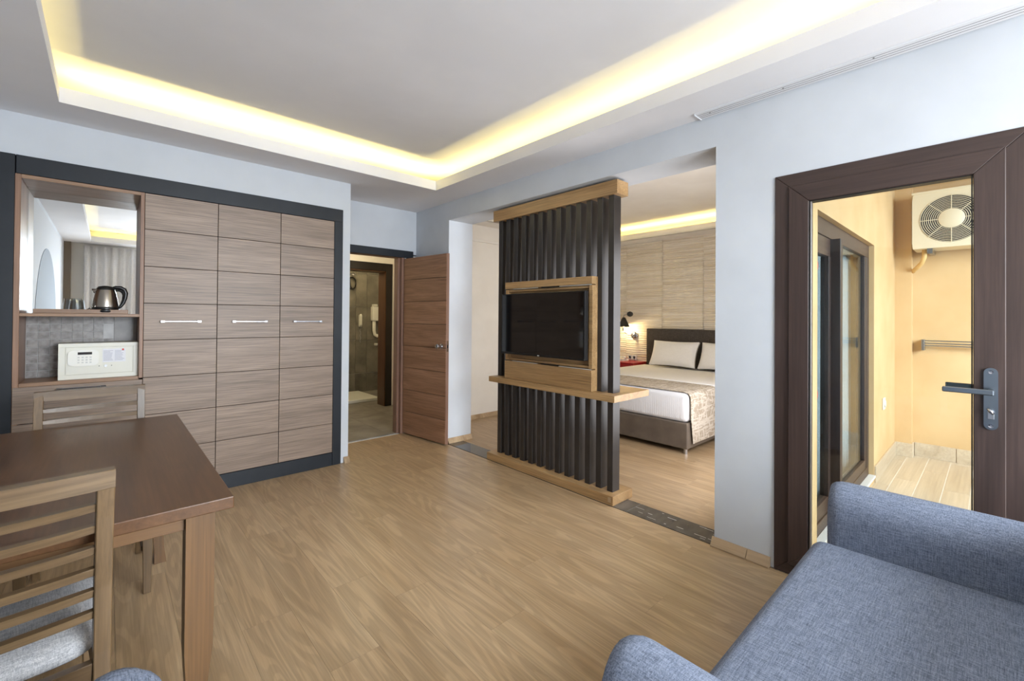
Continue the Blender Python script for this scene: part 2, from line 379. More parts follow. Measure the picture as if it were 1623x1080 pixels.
# corridor and bathroom
cf = struct('floor_corridor', 'grout', [(1.4, 3.75, YD+.05, 7.5, -.06, -.009)], 'grey tiled corridor and bathroom floor')
planks(1.4, 3.72, YD+.06, 7.36, .45, .9, cf, 'grey_tile', 'floor_tile', 0, .009, .003, 'y', 21)
struct('wall_corridor', 'cream_paint', [(1.3, 1.4, YD+.1, 6.1, 0, 2.4), (3.6, 3.7, YD+.1, 6.15, 0, 2.4), (1.4, 2.12, 5.95, 6.15, 0, 2.4), (3.0, 3.6, 5.95, 6.15, 0, 2.4), (2.12, 3.0, 5.95, 6.15, 2.0, 2.4)], 'white corridor wall around the bathroom door')
struct('ceiling_corridor', 'cream_paint', [(1.3, 3.8, YD+.1, 7.5, 2.4, 2.46)], 'corridor ceiling')
wt = struct('wall_bathroom', 'grout', [(1.9, 3.8, 7.36, 7.46, 0, 2.4), (3.72, 3.8, 6.15, 7.36, 0, 2.4), (1.82, 1.9, 6.15, 7.46, 0, 2.4)], 'grey stone tiled shower wall')
xs = [1.9, 2.32, 2.72, 2.92, 3.12, 3.318, 3.72]
zs = [0, .317, .887, 1.458, 2.03, 2.39]
for xa, xb in zip(xs, xs[1:]):
    for za, zb in zip(zs, zs[1:]): box('wall_tile', 'bath_tile', xa+.002, xb-.002, 7.35, 7.36, za+.002, zb-.002, wt)
l = bpy.data.lights.new('corridor_lamp', 'POINT'); l.energy = 7; l.color = (1, .84, .55); l.shadow_soft_size = .08
o = bpy.data.objects.new('corridor_lamp', l); C.objects.link(o); o.location = (2.3, 5.2, 2.3)
l = bpy.data.lights.new('bathroom_lamp', 'POINT'); l.energy = 9; l.color = (1, .84, .52); l.shadow_soft_size = .08
o = bpy.data.objects.new('bathroom_lamp', l); C.objects.link(o); o.location = (2.7, 6.7, 2.3)

# entrance doorway, its open leaf
df = thing('door_1', 'dark trimmed doorway with brown lining to the corridor', None, (2.0, YD, 0)); df['kind'] = 'structure'
g = G(); g.box(1.6, 2.54, YD-.014, YD, 1.955, 2.035, .002); g.box(2.455, 2.54, YD-.014, YD, 0, 1.955, .002); g.build('architrave', 'anthracite', df)
g = G(); g.box(2.405, 2.44, YD, YD+.13, 0, 1.985, .001); g.box(2.38, 2.405, YD+.045, YD+.13, 0, 1.955, .001); g.build('lining', 'door_lining', df)
g = G(); g.box(1.68, 2.44, YD, YD+.13, 1.955, 1.985, .001); g.box(1.68, 1.71, YD, YD+.13, 0, 1.955, .001); g.build('lining', 'door_lining', df)
dl = thing('entrance_door', 'open brown veneered door leaf with horizontal grooves and chrome knob', 'door', (0, 0, 0))
LW, LT = .715, .04          # leaf in local space: hinge at origin, runs along -y
g = G(); g.box(.006, LT-.006, -LW+.001, -.001, .012, 1.944, .001); g.build('core', 'groove_dark', dl)
zt = [.012, .255, .497, .738, .98, 1.222, 1.463, 1.704, 1.945]
for za, zb in zip(zt, zt[1:]):
    box('board', 'door_veneer', 0, .006, -LW, 0, za+.002, zb-.002, dl, .001); box('board', 'door_veneer', LT-.006, LT, -LW, 0, za+.002, zb-.002, dl, .001)
box('edge_band', 'door_lining', .004, LT-.004, -LW-.003, -LW+.001, .012, 1.945, dl, .0005)
for s in (-1, 1):
    xo = 0 if s < 0 else LT
    if s > 0: s = .38
    g = G(); g.lathe([(.026, 0), (.026, s*.006), (.012, s*.012), (.011, s*.03), (.024, s*.045), (.027, s*.06), (.02, s*.07), (.001, s*.072)], (xo, -LW+.065, 1.0), 'x'); g.build('knob', 'chrome', dl, 40)
box('latch_plate', 'chrome', LT/2-.011, LT/2+.011, -LW-.0045, -LW-.002, .945, 1.055, dl, .0005)
box('latch', 'black_plastic', LT/2-.005, LT/2+.005, -LW-.008, -LW-.003, .985, 1.015, dl, .0005)
dl.location = (2.427, 4.43, 0); dl.rotation_euler.z = R(6.8)
bd = thing('door_2', 'black framed bathroom doorway with brown lining at the corridor end', None, (2.6, 5.95, 0)); bd['kind'] = 'structure'
g = G(); g.box(2.97, 3.066, 5.935, 5.95, 0, 2.065, .002); g.box(2.1, 2.97, 5.935, 5.95, 1.955, 2.065, .002); g.box(2.06, 2.14, 5.935, 5.95, 0, 1.955, .002); g.build('architrave', 'black_frame', bd)
g = G(); g.box(2.962, 3.0, 5.95, 6.17, 0, 1.99, .001); g.box(2.14, 2.97, 5.95, 6.17, 1.94, 1.99, .001); g.box(2.13, 2.16, 5.95, 6.17, 0, 1.94, .001); g.build('lining', 'lining_dark', bd)

# skirting boards
def skirt(name, pts, label):
    g = G(); prof = [(0, 0), (.034, 0), (.034, .008), (.014, .040), (.006, .05), (0, .05)]
    for (x0, y0, x1, y1, nx, ny) in pts:
        r = [[(x+nx*p, y+ny*p, q) for p, q in prof] for x, y in ((x0, y0), (x1, y1))]
        g.loft(r)
    return tag(g.build(name, 'skirting'), label, kind='structure')
skirt('baseboard_right', [(XB, .79, XB, .90, -1, 0), (XB, .903, XB, 1.09, -1, 0)], 'beige skirting under the white wall beside the balcony door')
skirt('baseboard_pier', [(XB+.0, 3.785, XB2, 3.785, 0, -1)], 'beige skirting at the foot of the white pier behind the open door')
skirt('baseboard_corner', [(1.552, YA, 1.60, YA, 0, -1)], 'short beige skirting end beside the wardrobe')
skirt('baseboard_bedroom', [(XB2, YBL, XH, YBL, 0, -1)], 'beige skirting along the cream bedroom wall')
skirt('baseboard_left', [(XL, YK, XL, YA, 1, 0)], 'beige skirting along the side wall')
# ------------------------------------------------------------------ wardrobe
YF = YA                       # plane of the fronts
wd = thing('wardrobe', 'built-in wardrobe with three grooved brown doors in a dark grey frame', 'wardrobe', (.95, 4.1, 0))
g = G(); g.box(-.407, 1.525, YF-.012, YF+.03, 2.129, 2.238, .0015); g.build('frame_top', 'anthracite', wd)
box('frame_side', 'anthracite', -.535, -.411, YF-.012, YF+.03, 0, 2.238, wd)
box('frame_side', 'anthracite', 1.452, 1.525, YF-.012, YF+.03, 0, 2.129, wd)
box('plinth', 'anthracite', -.407, 1.45, YF-.012, YF+.03, 0, .112, wd)
box('carcass', 'groove_dark', .18, 1.50, YF+.008, 4.39, .1, 2.13, wd)
gz = [.114, .366, .619, .872, 1.126, 1.378, 1.6285, 1.8815, 2.127]
dx = [(.179, .5955), (.5985, 1.0215), (1.0245, 1.450)]
hx = [(.268, .498), (.691, .927), (1.118, 1.344)]
for (xa, xb), (ha, hb) in zip(dx, hx):
    d = None
    d = box('door', 'groove_dark', xa, xb, YF+.003, YF+.008, .113, 2.128, wd, 0)
    for za, zb in zip(gz, gz[1:]): box('board', 'wardrobe_veneer', xa+.0004, xb-.0004, YF-.010, YF+.003, za+.002, zb-.002, d, .0012)
    g = G(); z = 1.253
    g.box(ha, hb, YF-.04, YF-.028, z-.0045, z+.0045, .002); g.box(ha, ha+.022, YF-.042, YF-.009, z-.007, z+.007, .001); g.box(hb-.022, hb, YF-.042, YF-.009, z-.007, z+.007, .001)
    g.build('handle', 'chrome', d)

mb = thing('minibar_cabinet', 'open niche cabinet with mirror, tiled lower bay and drawer beside the wardrobe', 'cabinet', (-.12, 4.1, 0))
NB = 4.19
box('side_panel', 'cabinet_edge', -.411, -.386, YF-.006, NB+.05, .112, 2.128, mb)
box('side_panel', 'cabinet_edge', .157, .1775, YF-.006, NB+.05, .872, 2.128, mb)
box('top_panel', 'oak_trim_x', -.386, .157, YF-.006, NB+.05, 2.105, 2.128, mb)
box('shelf', 'oak_trim_x', -.386, .157, YF-.004, NB+.02, 1.284, 1.303, mb)
box('floor_panel', 'oak_trim_x', -.386, .157, YF+.004, NB+.02, .862, .884, mb)
box('mirror', 'mirror', -.385, .156, NB, NB+.006, 1.304, 2.104, mb, 0)
bs = box('backsplash', 'grout', -.386, .157, NB, NB+.012, .884, 1.284, mb, 0)
tw, tz0 = .052, 1.283
for i in range(10):
    for j in range(8):
        xa = -.384+i*tw; zb = tz0-j*.0505
        if i >= 8 or (i == 7 and j in (1, 2, 4)): continue
        box('tile', 'mosaic_tile', xa+.0015, xa+tw-.0015, NB-.006, NB, max(zb-.0505+.0015, .885), zb-.0015, bs, .0008)
box('plain_panel', 'mosaic_panel', .034, .156, NB-.005, NB, .886, 1.282, bs)
box('drawer', 'wardrobe_veneer', -.409, .177, YF-.010, YF+.01, .645, .862, mb)
d = bpy.data.objects[[o.name for o in mb.children if o.name.startswith('drawer')][0]]
g = G(); z = .838
g.box(-.226, -.003, YF-.042, YF-.03, z-.006, z+.006, .002); g.box(-.226, -.20, YF-.043, YF-.009, z-.007, z+.007, .001); g.box(-.029, -.003, YF-.043, YF-.009, z-.007, z+.007, .001); g.build('handle', 'chrome', d)
box('fridge_door', 'wardrobe_veneer', -.409, .177, YF-.010, YF+.01, .38, .641, mb)
box('fridge_door', 'wardrobe_veneer', -.409, .177, YF-.010, YF+.01, .114, .376, mb)

# things in the niche
t = thing('serving_tray', 'low wooden tray on the mirror shelf', 'tray', (-.12, 4.02, 1.303))
box('tray_base', 'oak_trim_x', -.334, .10, 3.93, 4.15, 1.303, 1.311, t)
box('tray_rim', 'oak_trim_x', -.334, .10, 3.925, 3.935, 1.303, 1.330, t); box('tray_rim', 'oak_trim_x', -.334, .10, 4.145, 4.155, 1.303, 1.330, t)
box('tray_rim', 'oak_trim_x', -.334, -.324, 3.935, 4.145, 1.303, 1.330, t); box('tray_rim', 'oak_trim_x', .09, .10, 3.935, 4.145, 1.303, 1.330, t)
for nm, x, y, lb in (('a', -.152, 3.985, 'clear faceted tumbler upside down on the tray, nearer the front'), ('b', -.185, 4.075, 'clear faceted tumbler upside down on the tray, behind the other')):
    g = G(); n = 12
    g.lathe([(.036, 0), (.027, .082), (.026, .088), (.001, .088)], (x, y, 1.312), 'z', n); g.lathe([(.0335, .001), (.025, .074), (.001, .076)], (x, y, 1.312), 'z', n)
    tag(g.build('tumbler', 'tumbler_glass'), lb, 'glass', 'tumblers on the tray')
k = thing('kettle', 'brushed steel electric kettle with black lid, handle and base', 'kettle', (-.012, 3.995, 1.312)); kc = (-.012, 3.995, 1.312)
g = G(); g.lathe([(.072, 0), (.075, .004), (.075, .014), (.068, .022), (.001, .022)], kc); g.build('base', 'black_plastic', k, 40)
g = G(); g.lathe([(.062, .022), (.066, .03), (.066, .045), (.060, .09), (.052, .13), (.046, .15), (.001, .15)], kc); g.build('body', 'brushed_steel', k, 40)
g = G(); g.lathe([(.067, .020), (.0675, .034), (.066, .036)], kc); g.build('collar', 'black_plastic', k, 40)
g = G(); g.lathe([(.047, .15), (.046, .16), (.036, .172), (.012, .178), (.001, .178)], kc); ld = g.build('lid', 'black_plastic', k, 40)
g = G(); g.loft([[(kc[0]-.045, kc[1]-.012, kc[2]+.125), (kc[0]-.045, kc[1]+.012, kc[2]+.125), (kc[0]-.040, kc[1]+.02, kc[2]+.155), (kc[0]-.040, kc[1]-.02, kc[2]+.155)],
               [(kc[0]-.066, kc[1]-.004, kc[2]+.143), (kc[0]-.066, kc[1]+.004, kc[2]+.143), (kc[0]-.068, kc[1]+.01, kc[2]+.155), (kc[0]-.068, kc[1]-.01, kc[2]+.155)]]); g.build('spout', 'brushed_steel', k)
hp = [(.03, .16), (.05, .168), (.075, .168), (.094, .155), (.102, .13), (.098, .095), (.088, .062), (.074, .04), (.062, .03)]
g = G(); g.tube([(kc[0]+u, kc[1]-.01, kc[2]+v) for u, v in hp], [.010, .012, .012, .012, .012, .011, .010, .010, .009]); g.build('handle', 'black_plastic', k, True)
cb = G(); cb.tube([(-.07, 3.95, 1.318), (-.092, 3.944, 1.318), (-.10, 3.95, 1.327), (-.088, 3.947, 1.338), (-.078, 3.946, 1.326), (-.094, 3.941, 1.317), (-.105, 3.944, 1.317)], .004, 8)
cb.build('power_cable', 'cable_black', k, True)

s = thing('safe', 'cream electronic hotel safe with keypad in the tiled bay', 'safe', (-.035, 4.05, .884))
SY = 3.945
box('body', 'safe_cream', -.226, .156, SY+.004, 4.17, .884, 1.112, s, .004)
g = G(); g.box(-.226, .156, SY-.002, SY+.006, 1.088, 1.112, .001); g.box(-.226, .156, SY-.002, SY+.006, .884, .912, .001); g.box(-.226, -.195, SY-.002, SY+.006, .912, 1.088, .001); g.box(.130, .156, SY-.002, SY+.006, .912, 1.088, .001); g.build('door_surround', 'safe_cream', s)
d = box('door', 'safe_cream', -.193, .128, SY-.001, SY+.005, .914, 1.086, s, .001)
kp = G(); pts = []
for a in range(0, 360, 15):
    ca, sa = math.cos(R(a)), math.sin(R(a)); e = .45
    pts.append((-.112+math.copysign(abs(ca)**e, ca)*.072, 1.018+math.copysign(abs(sa)**e, sa)*.052))
kp.prism(pts, 'y', SY-.012, SY-.001); kp = kp.build('keypad', 'safe_panel', d)
box('display_window', 'display', -.138, -.072, SY-.0135, SY-.012, 1.040, 1.056, d, 0)
g = G()
for i in range(4):
    for j in range(3): g.box(-.139+i*.0185, -.129+i*.0185, SY-.0135, SY-.012, 1.018-j*.0165, 1.027-j*.0165)
g.build('keys', 'button_grey', d)
st = box('instruction_sticker', 'paper', -.022, .092, SY-.002, SY-.001, .985, 1.072, d, 0)
g = G(); rnd = random.Random(2)
for i in range(9):
    for xx in (-.018, .037): g.box(xx, xx+.032+rnd.random()*.016, SY-.0024, SY-.002, 1.058-i*.0078, 1.0605-i*.0078)
g.build('small_print', 'ink', d)
g = G(); g.cyl((.078, SY-.0026, 1.066), (.078, SY-.002, 1.066), .006, n=12); g.build('seal', 'sticker', d)
g = G(); g.lathe([(.008, 0), (.008, -.004), (.001, -.004)], (-.007, SY-.001, .962), 'y', 14); g.build('keyhole', 'steel', d)
for xx in (-.038, .022): G().cyl((xx, SY-.002, .962), (xx, SY-.001, .962), .0028, n=8).build('screw_hole', 'black_plastic', d)

# ------------------------------------------------------------------ slatted partition with TV
pt = thing('slatted_partition', 'room divider of black upright slats between oak beam and plinth', 'partition', (2.68, 2.45, 0))
box('beam', 'oak_trim', 2.622, 2.76, 1.777, 3.122, 2.18, 2.279, pt)
box('plinth', 'oak_trim', 2.577, 2.822, 1.768, 3.136, .002, .066, pt)
box('plinth_cap', 'skirting', 2.5755, 2.5775, 1.784, 1.808, .022, .056, pt, 0)
for i in range(13):
    y0 = 1.815+i*.1003; box('slat', 'slat_black', 2.642, 2.726, y0, y0+.047, .066, 2.18, pt, .0012)
sh = thing('console_shelf', 'long oak shelf running through the black slats', 'shelf', (2.77, 2.4, .72))
g = G(); g.box(2.55, 2.642, 1.742, 3.085, .721, .767, .001); g.box(2.726, 2.998, 1.742, 3.085, .721, .767, .001); g.box(2.63, 2.74, 1.742, 1.814, .721, .767)
for i in range(12):
    y0 = 1.815+i*.1003; g.box(2.63, 2.74, y0+.048, y0+.0993, .721, .767)
g.box(2.63, 2.74, 3.066, 3.085, .721, .767)
g.build('board', 'oak_trim', sh)
tb = thing('tv_panel', 'oak box frame behind the television on the slats', 'panel', (2.61, 2.42, .77))
box('back_panel', 'oak_trim', 2.618, 2.641, 1.952, 2.895, .768, 1.604, tb)
box('lower_panel', 'oak_trim', 2.572, 2.618, 1.952, 2.895, .768, .922, tb)
box('top_panel', 'oak_trim', 2.572, 2.618, 1.952, 2.895, 1.548, 1.604, tb)
box('side_frame', 'oak_trim', 2.58, 2.618, 1.952, 1.985, .93, 1.54, tb); box('side_frame', 'oak_trim', 2.58, 2.618, 2.865, 2.895, .93, 1.54, tb)
box('rail', 'oak_trim', 2.588, 2.618, 1.985, 2.865, 1.52, 1.537, tb); box('rail', 'oak_trim', 2.588, 2.618, 1.985, 2.865, .932, .95, tb)
for z in (.9255, 1.5435):
    box('light_slot', 'white_plastic', 2.576, 2.58, 1.96, 2.27, z-.002, z+.002, tb, 0); box('light_slot', 'white_plastic', 2.576, 2.58, 2.5, 2.80, z-.002, z+.002, tb, 0)
    box('cable_slot', 'black_plastic', 2.574, 2.60, 2.28, 2.46, z-.005, z+.005, tb, 0)
tv = thing('television', 'flat black television on the oak panel of the slatted partition', 'television', (2.52, 2.41, .99))
box('housing', 'bezel', 2.503, 2.545, 1.962, 2.858, .992, 1.498, tv, .004, 2)
box('screen', 'screen', 2.5, 2.504, 1.974, 2.846, 1.010, 1.488, tv, 0)
box('chin', 'bezel', 2.498, 2.504, 1.962, 2.858, .992, 1.010, tv, .001)
box('logo', 'white_plastic', 2.4965, 2.498, 2.405, 2.425, .998, 1.003, tv, 0)
g = G(); g.box(2.545, 2.618, 2.36, 2.46, 1.2, 1.3, .004); g.build('mount', 'black_plastic', tv)

# ------------------------------------------------------------------ dining table
tb = thing('dining_table', 'dark brown wooden dining table against the side wall', 'table', (-.11, 2.31, 0))
TX0, TX1, TY0, TY1 = -.52, .290, 1.56, 3.056
box('table_top', 'table_wood', TX0, TX1, TY0, TY1, .714, .75, tb, .003, 2)
def table_leg(cx, cy, sgn):
    g = G(); rings = []
    for z, o_, i_ in ((.714, 0, 0), (.40, 0, 0), (.30, .002, 0), (.22, .011, .004), (.14, .018, .010), (.08, .016, .015), (.03, .010, .016), (0, .006, .016)):
        xo, xi = cx+sgn*(.036-o_), cx-sgn*(.036-i_)
        rings.append([(xo, cy-.036, z), (xo, cy+.036, z), (xi, cy+.036, z), (xi, cy-.036, z)])
    g.loft(rings); return g.build('leg', 'table_wood_z', tb)
for cx, sg in ((.212, 1), (-.44, -1)):
    for cy in (1.638, 2.978): table_leg(cx, cy, sg)
box('apron', 'table_wood_x', -.405, .177, 1.622, 1.642, .66, .714, tb); box('apron', 'table_wood_x', -.405, .177, 2.974, 2.994, .66, .714, tb)
box('apron', 'table_wood', .20, .22, 1.673, 2.943, .66, .714, tb); box('apron', 'table_wood', -.45, -.43, 1.673, 2.943, .66, .714, tb)

# ------------------------------------------------------------------ chairs (local: faces +y)
def make_chair():
    c = thing('dining_chair', '', 'chair')
    W = .207
    for sg in (-1, 1):
        g = G(); rings = []
        for z, y, w, d in ((0, -.275, .014, .016), (.12, -.252, .015, .018), (.3, -.228, .016, .02), (.46, -.222, .0165, .021), (.62, -.228, .0165, .019), (.8, -.248, .0165, .017), (.915, -.266, .0165, .016)):
            x = sg*(W-.0165); rings.append([(x-w, y-d, z), (x+w, y-d, z), (x+w, y+d, z), (x-w, y+d, z)])
        g.loft(rings); bmesh.ops.bevel(g.bm, geom=g.bm.edges[:], offset=.002, segments=1, affect='EDGES'); g.build('rear_leg', 'chair_wood', c)
        g = G(); rings = []
        for z, a, y in ((0, .014, .198), (.08, .015, .196), (.25, .019, .192), (.41, .022, .19), (.445, .022, .19)):
            x = sg*(W-.006); rings.append([(x-a, y-a, z), (x+a, y-a, z), (x+a, y+a, z), (x-a, y+a, z)])
        g.loft(rings); bmesh.ops.bevel(g.bm, geom=g.bm.edges[:], offset=.002, segments=1, affect='EDGES'); g.build('front_leg', 'chair_wood', c)
        box('side_rail', 'chair_wood', sg*(W-.02)-.011, sg*(W-.02)+.011, -.205, .172, .385, .435, c)
        box('stretcher', 'chair_wood', sg*(W-.02)-.009, sg*(W-.02)+.009, -.225, .18, .19, .212, c)
    def bow(z, h, dpt, nm, sag, y, xw):
        g = G(); rings = []
        for i in range(9):
            u = -1+i/4; x = u*xw; yy = y-sag*(1-u*u)
            rings.append([(x, yy-dpt, z), (x, yy+dpt, z), (x, yy+dpt-.002, z+h), (x, yy-dpt-.004, z+h)])
        g.loft(rings); bmesh.ops.bevel(g.bm, geom=[e for e in g.bm.edges if abs(e.verts[0].co.x-e.verts[1].co.x) > .02], offset=.002, segments=1, affect='EDGES'); return g.build(nm, 'chair_wood_x', c)
    bow(.872, .046, .017, 'top_rail', .006, -.262, W)
    for i in range(6):
        z = .815-i*.0545
        y = -.222-(z-.46)**1.4*.12
        bow(z, .020, .010, 'back_slat', .010, y+.004, W-.032)
    bow(.385, .05, .011, 'back_rail', 0, -.222, W-.034)
    box('front_rail', 'chair_wood_x', -W+.045, W-.045, .18, .202, .385, .435, c)
    # upholstered seat
    g = G(); n = 40; rings = []
    def ring(k, z):
        r = []
        for i in range(n):
            a = 2*math.pi*i/n; ca, sa = math.cos(a), math.sin(a); e = .28
            yy = math.copysign(abs(sa)**e, sa)*(.205-k)+.014; r.append((math.copysign(abs(ca)**e, ca)*(.205-k+yy*.09), yy, z))
        return r
    for k, z in ((.012, .428), (.002, .436), (0, .452), (.006, .468), (.022, .479), (.06, .487), (.12, .491), (.17, .492)): rings.append(ring(k, z))
    g.loft(rings); g.build('seat', 'chair_fabric', c, 50)
    return c
ch = make_chair()
far = copy_tree(ch)
ch['label'] = 'wooden ladder-back dining chair in the foreground at the near end of the table'; ch['group'] = 'dining chairs'
far['label'] = 'wooden ladder-back dining chair between the table and the niche cabinet'; far['group'] = 'dining chairs'
a = R(5)
ch.location = (.018-(.207*math.cos(a)+.27*math.sin(a)), 1.475-(.207*math.sin(a)-.27*math.cos(a)), 0); ch.rotation_euler.z = a
far.location = (-.052, 2.875, 0); far.rotation_euler.z = R(180)

# ------------------------------------------------------------------ sofa and armchair
def soft_loft(g, rings): g.loft(rings)
def arm(x0, x1, y0, y1, z1, parent, name='arm'):
    # upright upholstered arm along y with a rounded crown and a rounded front
    g = G(); w = (x1-x0)/2; cx = (x0+x1)/2; prof = []
    prof.append((-w, .06)); prof.append((-w, z1-w*1.1))
    for i in range(1, 12):
        a_ = math.pi*(1-i/12); prof.append((w*math.cos(a_), z1-w*1.0+w*math.sin(a_)*1.0))
    prof.append((w, z1-w*1.1)); prof.append((w, .06))
    rings = []
    for y, k in ((y0, 0), (y1-.05, 0), (y1-.03, .004), (y1-.012, .016), (y1-.003, .034), (y1, .06)):
        rings.append([(cx+p*(1-k/w*.9), y, .06+(q-.06)*(1-k*.75)) for p, q in prof])
    g.loft(rings); return g.build(name, 'sofa_fabric', parent, 50)
def cushion(x0, x1, y0, y1, z0, z1, parent, name, r=.05, crown=.012):
    g = G(); nx, ny = 14, 14
    def prof(t, a, b):   # rounded-corner parameter
        return a+(b-a)*t
    t = bmesh.new(); bmesh.ops.create_cube(t, size=1); bmesh.ops.scale(t, vec=(x1-x0, y1-y0, z1-z0), verts=t.verts)
    bmesh.ops.bevel(t, geom=t.edges[:], offset=r, segments=5, profile=.5, affect='EDGES')
    bmesh.ops.subdivide_edges(t, edges=[e for e in t.edges if e.calc_length() > .15], cuts=6, use_grid_fill=True)
    for v in t.verts:
        u = 1-(2*v.co.x/(x1-x0))**2; w = 1-(2*v.co.y/(y1-y0))**2
        if v.co.z > 0: v.co.z += crown*max(u, 0)*max(w, 0)
    bmesh.ops.translate(t, vec=((x0+x1)/2, (y0+y1)/2, (z0+z1)/2), verts=t.verts); g.add(t)
    return g.build(name, 'sofa_fabric', parent, 50)
so = thing('sofa', 'blue-grey woven two-seat sofa in front of the balcony door', 'sofa', (1.53, .05, 0))
arm(.715, .925, -.42, .545, .622, so); arm(2.125, 2.345, -.42, .455, .632, so)
cushion(.90, 2.14, -.30, .495, .17, .418, so, 'seat_cushion', .045, .012)
cushion(.88, 2.17, -.46, -.27, .30, .80, so, 'backrest', .06, 0)
cushion(.90, 2.14, -.40, .455, .06, .19, so, 'base_frame', .015, 0)
for x in (.80, 2.24):
    for y in (-.36, .38): g = G(); g.cyl((x, y, 0), (x, y, .07), .02, .026, 12); g.build('foot', 'black_plastic', so)
ac = thing('armchair', 'blue-grey upholstered armchair of which only an arm tip shows beside the dining chair', 'armchair', (-.21, .75, 0))
arm(-.505, -.335, .30, 1.12, .642, ac); arm(-.072, .095, .30, 1.122, .642, ac)
cushion(-.34, -.07, .36, 1.06, .17, .42, ac, 'seat_cushion', .045, .01); cushion(-.35, -.06, .27, .42, .28, .78, ac, 'backrest', .05, 0); cushion(-.34, -.07, .34, 1.03, .06, .19, ac, 'base_frame', .015, 0)
for x in (-.42, .01):
    for y in (.36, 1.0): g = G(); g.cyl((x, y, 0), (x, y, .07), .02, .026, 12); g.build('foot', 'black_plastic', ac)

# ------------------------------------------------------------------ balcony door of the living room
bd = thing('door_3', 'brown glazed balcony door with steel lever handle', None, (2.62, .34, 0)); bd['kind'] = 'structure'
FX0, FX1 = 2.576, 2.65
def mitre(y0, y1, z0, z1, w, x0, x1, parent, name, bottom=True):
    # four mitred members, each its own part; slight rebate step on the inner edge
    P = [((y0, z0), (y0+w, z0+w), (y0+w, z1-w), (y0, z1), 'upvc_brown'), ((y1, z0), (y1-w, z0+w), (y1-w, z1-w), (y1, z1), 'upvc_brown'),
         ((y0, z1), (y0+w, z1-w), (y1-w, z1-w), (y1, z1), 'upvc_brown_y')]
    if bottom: P.append(((y0, z0), (y0+w, z0+w), (y1-w, z0+w), (y1, z0), 'upvc_brown_y'))
    for *q, mt in P:
        g = G(); g.prism(q, 'x', x0, x1)
        bmesh.ops.bevel(g.bm, geom=g.bm.edges[:], offset=.0025, segments=1, affect='EDGES'); g.build(name, mt, parent)
mitre(-.105, .772, 0, 2.047, .072, FX0, FX1, bd, 'frame')
mitre(-.036, .706, .055, 1.982, .088, FX0-.010, FX1-.006, bd, 'sash')
box('glazing_panel', 'pane', 2.612, 2.616, .05, .62, .14, 1.90, bd, 0)
g = G(); g.box(2.574, 2.61, .612, .617, .14, 1.895); g.box(2.574, 2.61, .054, .058, .14, 1.895); g.box(2.574, 2.61, .055, .615, 1.890, 1.895); g.box(2.574, 2.61, .055, .615, .143, .148); g.build('gasket', 'gasket', bd)
g = G(); g.box(2.566, 2.58, .606, .613, .143, 1.888, .001); g.build('glazing_bead', 'aluminium', bd)
hy = .004
g = G(); pts = []
for i in range(13): a_ = math.pi*i/12; pts.append((hy+.0195*math.cos(a_), 1.096+.0195*math.sin(a_)))
for i in range(13): a_ = math.pi*(1+i/12); pts.append((hy+.0195*math.cos(a_), .892+.0195*math.sin(a_)))
g.prism(pts, 'x', 2.559, 2.570); hpl = g.build('handle_plate', 'handle_steel', bd, 40)
def lever(x, sgn, par):
    g = G(); g.cyl((x, hy, 1.024), (x+sgn*.05, hy, 1.024), .010, n=16)
    g.box(min(x+sgn*.042, x+sgn*.056), max(x+sgn*.042, x+sgn*.056), hy-.008, hy+.135, 1.013, 1.034, .003); return g.build('lever', 'handle_steel', par)
lever(2.56, -1, hpl); lever(2.645, 1, hpl)
for z in (1.100, .888): g = G(); g.lathe([(.0075, 0), (.0075, -.003), (.003, -.002), (.001, -.002)], (2.559, hy, z), 'x', 14); g.build('screw', 'chrome', hpl)
g = G(); g.box(2.556, 2.56, hy-.009, hy+.009, .915, .945, .001); g.build('cylinder', 'steel', hpl)
g = G(); g.tube([(2.55, hy-.006, .938), (2.545, hy, .946), (2.547, hy+.008, .957)], [.006, .007, .005], 10); g.build('thumb_turn', 'chrome', hpl, True)

# curtain track on the ceiling
ct = thing('curtain_track', 'white triple curtain track on the ceiling above the balcony door', 'curtain track', (2.53, -.3, CZ))
box('track_body', 'track_white', 2.488, 2.574, -1.85, 1.164, CZ-.009, CZ, ct, .001)
for x in (2.510, 2.531, 2.552): box('groove', 'track_groove', x-.0016, x+.0016, -1.84, 1.16, CZ-.0095, CZ-.008, ct, 0)
box('end_cap', 'track_white', 2.486, 2.576, 1.160, 1.168, CZ-.013, CZ, ct, .001)
for y in (1.09, .72, .36): g = G(); g.cyl((2.5205, y, CZ-.0105), (2.5205, y, CZ-.008), .004, n=10); g.build('screw', 'track_groove', ct)

# ------------------------------------------------------------------ behind the photographer (seen in the mirror)
def curtain(name, x0, x1, y, z0, z1, folds, depth, mat, label, cat='curtain', axis='x'):
    g = G(); n = folds*8; rr = random.Random(int(x0*100)+7); top, bot = [], []
    for i in range(n+1):
        u = i/n; ph = u*folds*2*math.pi; d = depth*(math.sin(ph)+.35*math.sin(2.3*ph+1))
        top.append((x0+(x1-x0)*u, y+d*.55, z1)); bot.append((x0+(x1-x0)*u+.02*math.sin(ph*.5), y+d, z0))
    rows = [[Vector(a_).lerp(Vector(b_), k/6) for a_, b_ in zip(top, bot)] for k in range(7)]
    g.loft(rows, closed=False, caps=False)
    o = g.build(name, mat, None, True); md = o.modifiers.new('thickness', 'SOLIDIFY'); md.thickness = .003
    return tag(o, label, cat)
curtain('curtain', -.30, .50, YK+.12, .02, 2.44, 7, .035, 'curtain_fabric', 'pale grey curtain bunched at the window, seen in the niche mirror')
curtain('curtain', 2.33, 2.54, YK+.12, .02, 2.44, 3, .03, 'curtain_fabric', 'pale grey curtain at the far side of the window behind the sofa')
wn = thing('window_1', 'brown framed window behind the photographer', None, (1.43, YK, .12)); wn['kind'] = 'structure'
g = G(); y0, y1 = YK-.075, YK-.03
